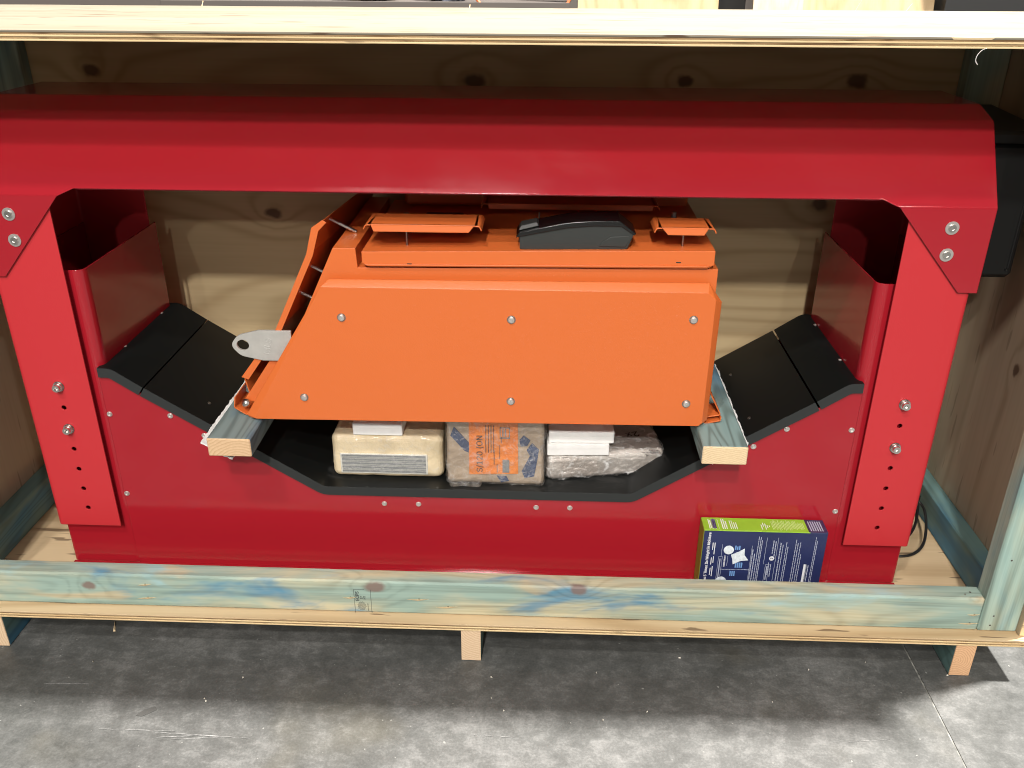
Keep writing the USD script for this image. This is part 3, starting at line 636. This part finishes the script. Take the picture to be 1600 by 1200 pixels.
tx = meshkit.text_mesh('2x', .022, .0008); tx.apply_transform(trimesh.transformations.rotation_matrix(math.radians(200), (0, 0, 1))); tx.apply_translation((.52, .352, .4135))
obj('writing', tx, ink, p3, smooth=False)
def carton(x0, x1, y0, y1, z0, z1, label, rot=0.0):
    t = thing('white_carton', label, 'carton', 'small white cartons on the packages')
    m = cbox(x0, x1, y0, y1, z0, z1, .0015); m.apply_transform(trimesh.transformations.rotation_matrix(rot, (0, 0, 1), (x0, y0, z0)))
    obj('carton', m, white, t)
    f = cbox(x0+.002, x1-.002, y0-.0008, y0+.001, z0+(z1-z0)*.62, z1-.001, .0003); f.apply_transform(trimesh.transformations.rotation_matrix(rot, (0, 0, 1), (x0, y0, z0)))
    obj('flap', f, white, t)
carton(-.146, -.032, .2235, .32, .4580, .4880, 'flat white carton on top of the left striped package')
carton(.301, .444, .230, .34, .4110, .4395, 'lower white carton on the right grey package', .05)
carton(.304, .454, .238, .35, .4405, .4700, 'upper white carton stacked on another white carton', .02)

# ------------------------------------------------------------------ the desiccant box
db = thing('desiccant_box', 'navy and green printed carton standing between the front rail and the red stand', 'box')
bx0, bx1, by0, by1, bz0, bz1 = .6590, .9365, .1290, .1790, .1085, .2860
obj('carton', cbox(bx0, bx1, by0, by1, bz0, bz1, .0012), navy, db)
gt = obj('green_top', cbox(bx0+.0003, .8935, by0+.0005, by1-.0003, bz1-.001, bz1+.0006, .0003), green, db)
obj('green_edge', cbox(bx0+.0005, bx1-.04, by0-.0004, by0+.001, bz1-.0016, bz1, .0002), green, db)
pt = obj('purple_top', cbox(.8938, bx1-.0003, by0+.0005, by1-.0003, bz1-.001, bz1+.0006, .0003), purple, db)
obj('green_side', cbox(bx0-.0006, bx0+.001, by0+.0005, by1-.0003, bz0, bz1, .0003), olive, db)
zt_ = bz1+.0004
def topbars(rects): return [mbox(a, b, c, e, zt_, zt_+.0006) for a, b, c, e in rects]
R2 = np.random.default_rng(3)
obj('print', topbars([(.672+.0035*k, .674+.0035*k, .1345+.003*(k % 2), .170-.004*(k % 3)) for k in range(5)] + [(.6935, .6942, .134, .172)] + [(.7015+.0045*k, .7037+.0045*k, .1345, .173-.008*(k > 1)) for k in range(3)] + [(.720+.0045*k, .7217+.0045*k, .1345, .167-.006*(k > 1)) for k in range(4)]
    + [(.79+.0045*k, .7918+.0045*k, .1345+.016*R2.random(), .150+.02*R2.random()) for k in range(5)]), whiteink, gt, smooth=False)
obj('fine_print', topbars([(.815+.0032*k, .8163+.0032*k, .133+.010*R2.random(), .160+.015*R2.random()) for k in range(23)]), plain('pale_green_print', (.55, .68, .30), .5), gt, smooth=False)
obj('badge', topbars([(.6795, .6885, .136, .172)]), plain('purple_print', (.20, .17, .36), .5), gt, smooth=False)
obj('print', topbars([(.899+.0052*k, .9015+.0052*k, .1345, .172) for k in range(6)]), paleink, pt, smooth=False)
yf_ = by0-.0002
T = lambda s, h, dx, dz, bold=False: text_on_front(s, h, bx0+dx, yf_, bz0+dz, 90, .0005, bold)
obj('headline', [T('Absorbs 5 Times Its Weight in Moisture', .0062, .0165, -.018 + .03, True)], whiteink, db, smooth=False)
def vbar(dx, w, z0, z1): return mbox(bx0+dx, bx0+dx+w, yf_-.0005, yf_+.002, bz1-z1, bz1-z0)
bars = [vbar(.0225, .0018, .034, .054), vbar(.0270, .0018, .034, .066), vbar(.0225, .0018, .075, .095), vbar(.0270, .0018, .072, .09), vbar(.0225, .0018, .105, .125), vbar(.0270, .0018, .100, .128)]
obj('print', bars, whiteink, db, smooth=False)
ol = []
for (dx0, dx1, z0, z1) in [(.039, .0475, .072, .16), (.148, .156, .090, .138)]:
    ol += [vbar(dx0, .0007, z0, z1), vbar(dx1, .0007, z0, z1), mbox(bx0+dx0, bx0+dx1, yf_-.0005, yf_+.002, bz1-z0-.0007, bz1-z0)]
    ol += [vbar((dx0+dx1)/2-.001, .0022, z0+.006, z1-.004)]
ol += [vbar(.0445, .0007, .038, .072), vbar(.112, .0007, .040, .16), vbar(.143, .0007, .016, .09), vbar(.1685, .0007, .016, .14), mbox(bx0+.046, bx0+.112, yf_-.0005, yf_+.002, bz1-.108, bz1-.1073), vbar(.060, .0007, .070, .098)]
obj('rule', ol, paleink, db, smooth=False)
para = []
for i, (dx, z0, z1, w) in enumerate([(.114, .05, .16, .002), (.119, .062, .16, .002), (.1245, .014, .16, .0014), (.129, .016, .16, .0014), (.1325, .024, .15, .0014), (.1585, .024, .06, .0018), (.1635, .026, .07, .0018), (.154, .085, .12, .0016), (.1595, .09, .125, .0016), (.175, .03, .15, .002), (.1805, .035, .15, .0013), (.188, .028, .14, .0013), (.192, .04, .14, .0013), (.209, .02, .14, .0013), (.2135, .03, .14, .0013), (.219, .028, .14, .0013), (.2235, .06, .14, .0013), (.240, .088, .15, .0022), (.2445, .09, .15, .0016), (.252, .012, .14, .0012), (.2555, .022, .14, .0012)]):
    z = z0
    while z < z1:
        L = R2.uniform(.004, .011); para.append(vbar(dx, w, z, min(z+L, z1))); z += L+.0016
obj('paragraph', para, paleink, db, smooth=False, kind='stuff')
obj('brand_block', [vbar(.2350, .0065, .088, .15)], whiteink, db, smooth=False)
obj('used_pouch', [text_on_front('USED POUCH', .0034, bx0+.0555, yf_, bz1-.100, 90, .0005, True)], whiteink, db, smooth=False)
pc = [cyl((bx0+.0605, yf_+.002, bz1-.053), (0, -1, 0), .0115, .0028, 28), cyl((bx0+.051, yf_+.002, bz1-.142), (0, -1, 0), .013, .0028, 28)]
pil = Polygon([(.0965, .048), (.0975, .066), (.1075, .080), (.089, .083), (.0735, .0925), (.071, .078), (.067, .0665), (.083, .058)])
pouch = ext_y([(bx0+a, bz1-b) for a, b in pil.exterior.coords], yf_-.0008, yf_+.002)
pwm = plain('pouch_white', (.70, .76, .80), .5, var=.12, vscale=160)
for q in pc + [pouch]: obj('pouch_picture', q, pwm, db, smooth=False)
obj('blue_print', [vbar(.074+.0045*k, .003, .041+.002*(k % 2), .052) for k in range(3)] + [vbar(.079+.0045*k, .003, .088, .102) for k in range(4)] + [vbar(.069+.0045*k, .003, .112, .126) for k in range(3)], skyink, db, smooth=False, kind='stuff')
obj('step_number', [cyl((bx0+.1600, yf_+.002, bz1-.0735), (0, -1, 0), .0058, .0026, 22)], whiteink, db)
obj('step_digit', [text_on_front('2', .0055, bx0+.1625, yf_-.0006, bz1-.0755, 90, .0005, True)], navy, db, smooth=False)

# ------------------------------------------------------------------ cable beside the stand
cb = thing('power_cable', 'black coiled power cable with plug on the crate floor beside the right leg', 'cable')
c0 = [(1.150, .300, .113), (1.185, .285, .114), (1.235, .305, .118), (1.268, .355, .135), (1.280, .400, .158), (1.276, .430, .175), (1.262, .440, .180)]
obj('cord', tube(spline(c0, 50), .0036), rubbercable, cb)
c1 = [(1.155, .315, .113), (1.195, .325, .125), (1.240, .365, .145), (1.262, .410, .165), (1.268, .432, .180)]
obj('cord', tube(spline(c1, 40), .0036), rubbercable, cb)
obj('plug', cbox(1.232, 1.276, .432, .47, .165, .200, .008), blackplastic, cb)

# ------------------------------------------------------------------ bits on the floor
def splinter_on_floor(x, y, L, a, w=.0035):
    d = np.array([math.cos(a), math.sin(a)])*L/2; n = np.array([-math.sin(a), math.cos(a)])*w/2
    return hull([(x-d[0]-n[0]*.4, y-d[1]-n[1]*.4, .0005), (x+d[0]+n[0], y+d[1]+n[1], .0005), (x+d[0]-n[0], y+d[1]-n[1], .0008), (x-d[0], y-d[1], .003), (x+d[0]*.7, y+d[1]*.7, .004)])
obj('wood_splinter', splinter_on_floor(-.725, .075, .036, -1.2, .006), splint, None, label='small wood splinter lying on the floor in front of the crate left end', cat='splinter')
bits = [splinter_on_floor(x, y, RNG.uniform(.002, .006), RNG.uniform(0, 3), RNG.uniform(.002, .0035)) for x, y in zip(RNG.uniform(-.9, 1.5, 15), RNG.uniform(-.30, .10, 15))]
obj('floor_debris', bits, plain('pale_chips', (.62, .58, .50), .8), None, kind='stuff', label='pale sawdust chips and crumbs scattered on the concrete', cat='debris')

# ------------------------------------------------------------------ what shows above the lid: rack and sheets at the back of the hall
rk = thing('storage_rack', 'dark grey metal storage rack behind the crate', 'rack')
for z in (.45, 1.245, 2.05):
    obj('shelf_beam', mbox(-2.6, 3.6, 2.42, 2.47, z, z+.055), rackdark, rk, smooth=False)
    obj('shelf', mbox(-2.6, 3.6, 2.47, 3.2, z+.02, z+.05), rackgrey, rk, smooth=False)
for x in (-2.58, .10, 2.6, 3.5):
    obj('upright', mbox(x, x+.075, 2.40, 2.4195, 0, 2.5), rackdark, rk, smooth=False)
obj('back_sheet', mbox(-2.6, 3.6, 3.2, 3.22, 0, 2.5), rackgrey, rk, smooth=False)
for k, x in enumerate((-2.4, -1.55, -.72)):
    obj('storage_tote', cbox(x, x+.78, 2.50, 3.1, 1.296, 1.56, .02), rackgrey, None, label=['grey storage tote on the rack at far left', 'grey storage tote on the rack, second from the left', 'grey storage tote on the rack behind the crumpled paper'][k], cat='tote', group='totes on the rack')
def lean(name, x0, x1, z1, mat, label, y=2.05, g='plywood sheets leaning on the rack'):
    obj(name, hull([(x, yy+dy, z) for x in (x0, x1) for z, yy in ((.001, y-.22), (z1, y+.10)) for dy in (0, .016)]), mat, None, smooth=False, label=label, cat='plywood sheet', group=g)
lean('plywood_sheet', .392, .915, 1.75, sheet_a, 'wide tan plywood sheet leaning behind the middle of the crate')
lean('plywood_sheet', 1.045, 1.23, 1.70, sheet_b, 'narrow pale plywood sheet leaning behind the crate')
lean('plywood_sheet', 1.233, 1.72, 1.72, sheet_a, 'tan plywood sheet leaning behind the crate right end', 2.08)
obj('dark_cabinet', [mbox(1.74, 3.2, 2.05, 2.38, .0, 1.9), mbox(1.735, 3.205, 2.035, 2.05, 1.26, 1.272)], rackblack, None, smooth=False, label='black metal cabinet behind the right end of the crate', cat='cabinet')
obj('cabinet_filler', mbox(.918, 1.042, 2.2, 2.36, 0, 1.8), rackblack, None, smooth=False, label='black narrow metal post case between the plywood sheets', cat='post')
obj('crumpled_paper', soft_box(-.50, -.32, 2.12, 2.30, 1.30, 1.42, .05, .05, 21), paper, None, smooth=True, label='crumpled brown paper bundle on the rack edge', cat='paper')
obj('plastic_bundle', soft_box(-.185, -.03, 2.12, 2.28, 1.30, 1.42, .05, .05, 27), bluefilm, None, smooth=True, label='bundle of clear bluish plastic on the rack edge', cat='plastic bag')
obj('ledge', mbox(-1.2, .36, 2.08, 2.3995, 1.258, 1.2945), rackdark, rk, smooth=False)
hs = [(-.03, 2.15, 1.36), (.0, 2.1, 1.32), (.05, 2.09, 1.26), (.19, 2.085, 1.20), (.33, 2.09, 1.26), (.37, 2.1, 1.32), (.40, 2.15, 1.38)]
obj('orange_hose', tube(spline(hs, 50), .006), hosemat, None, label='thin orange air hose hanging in a loop behind the crate', cat='hose')
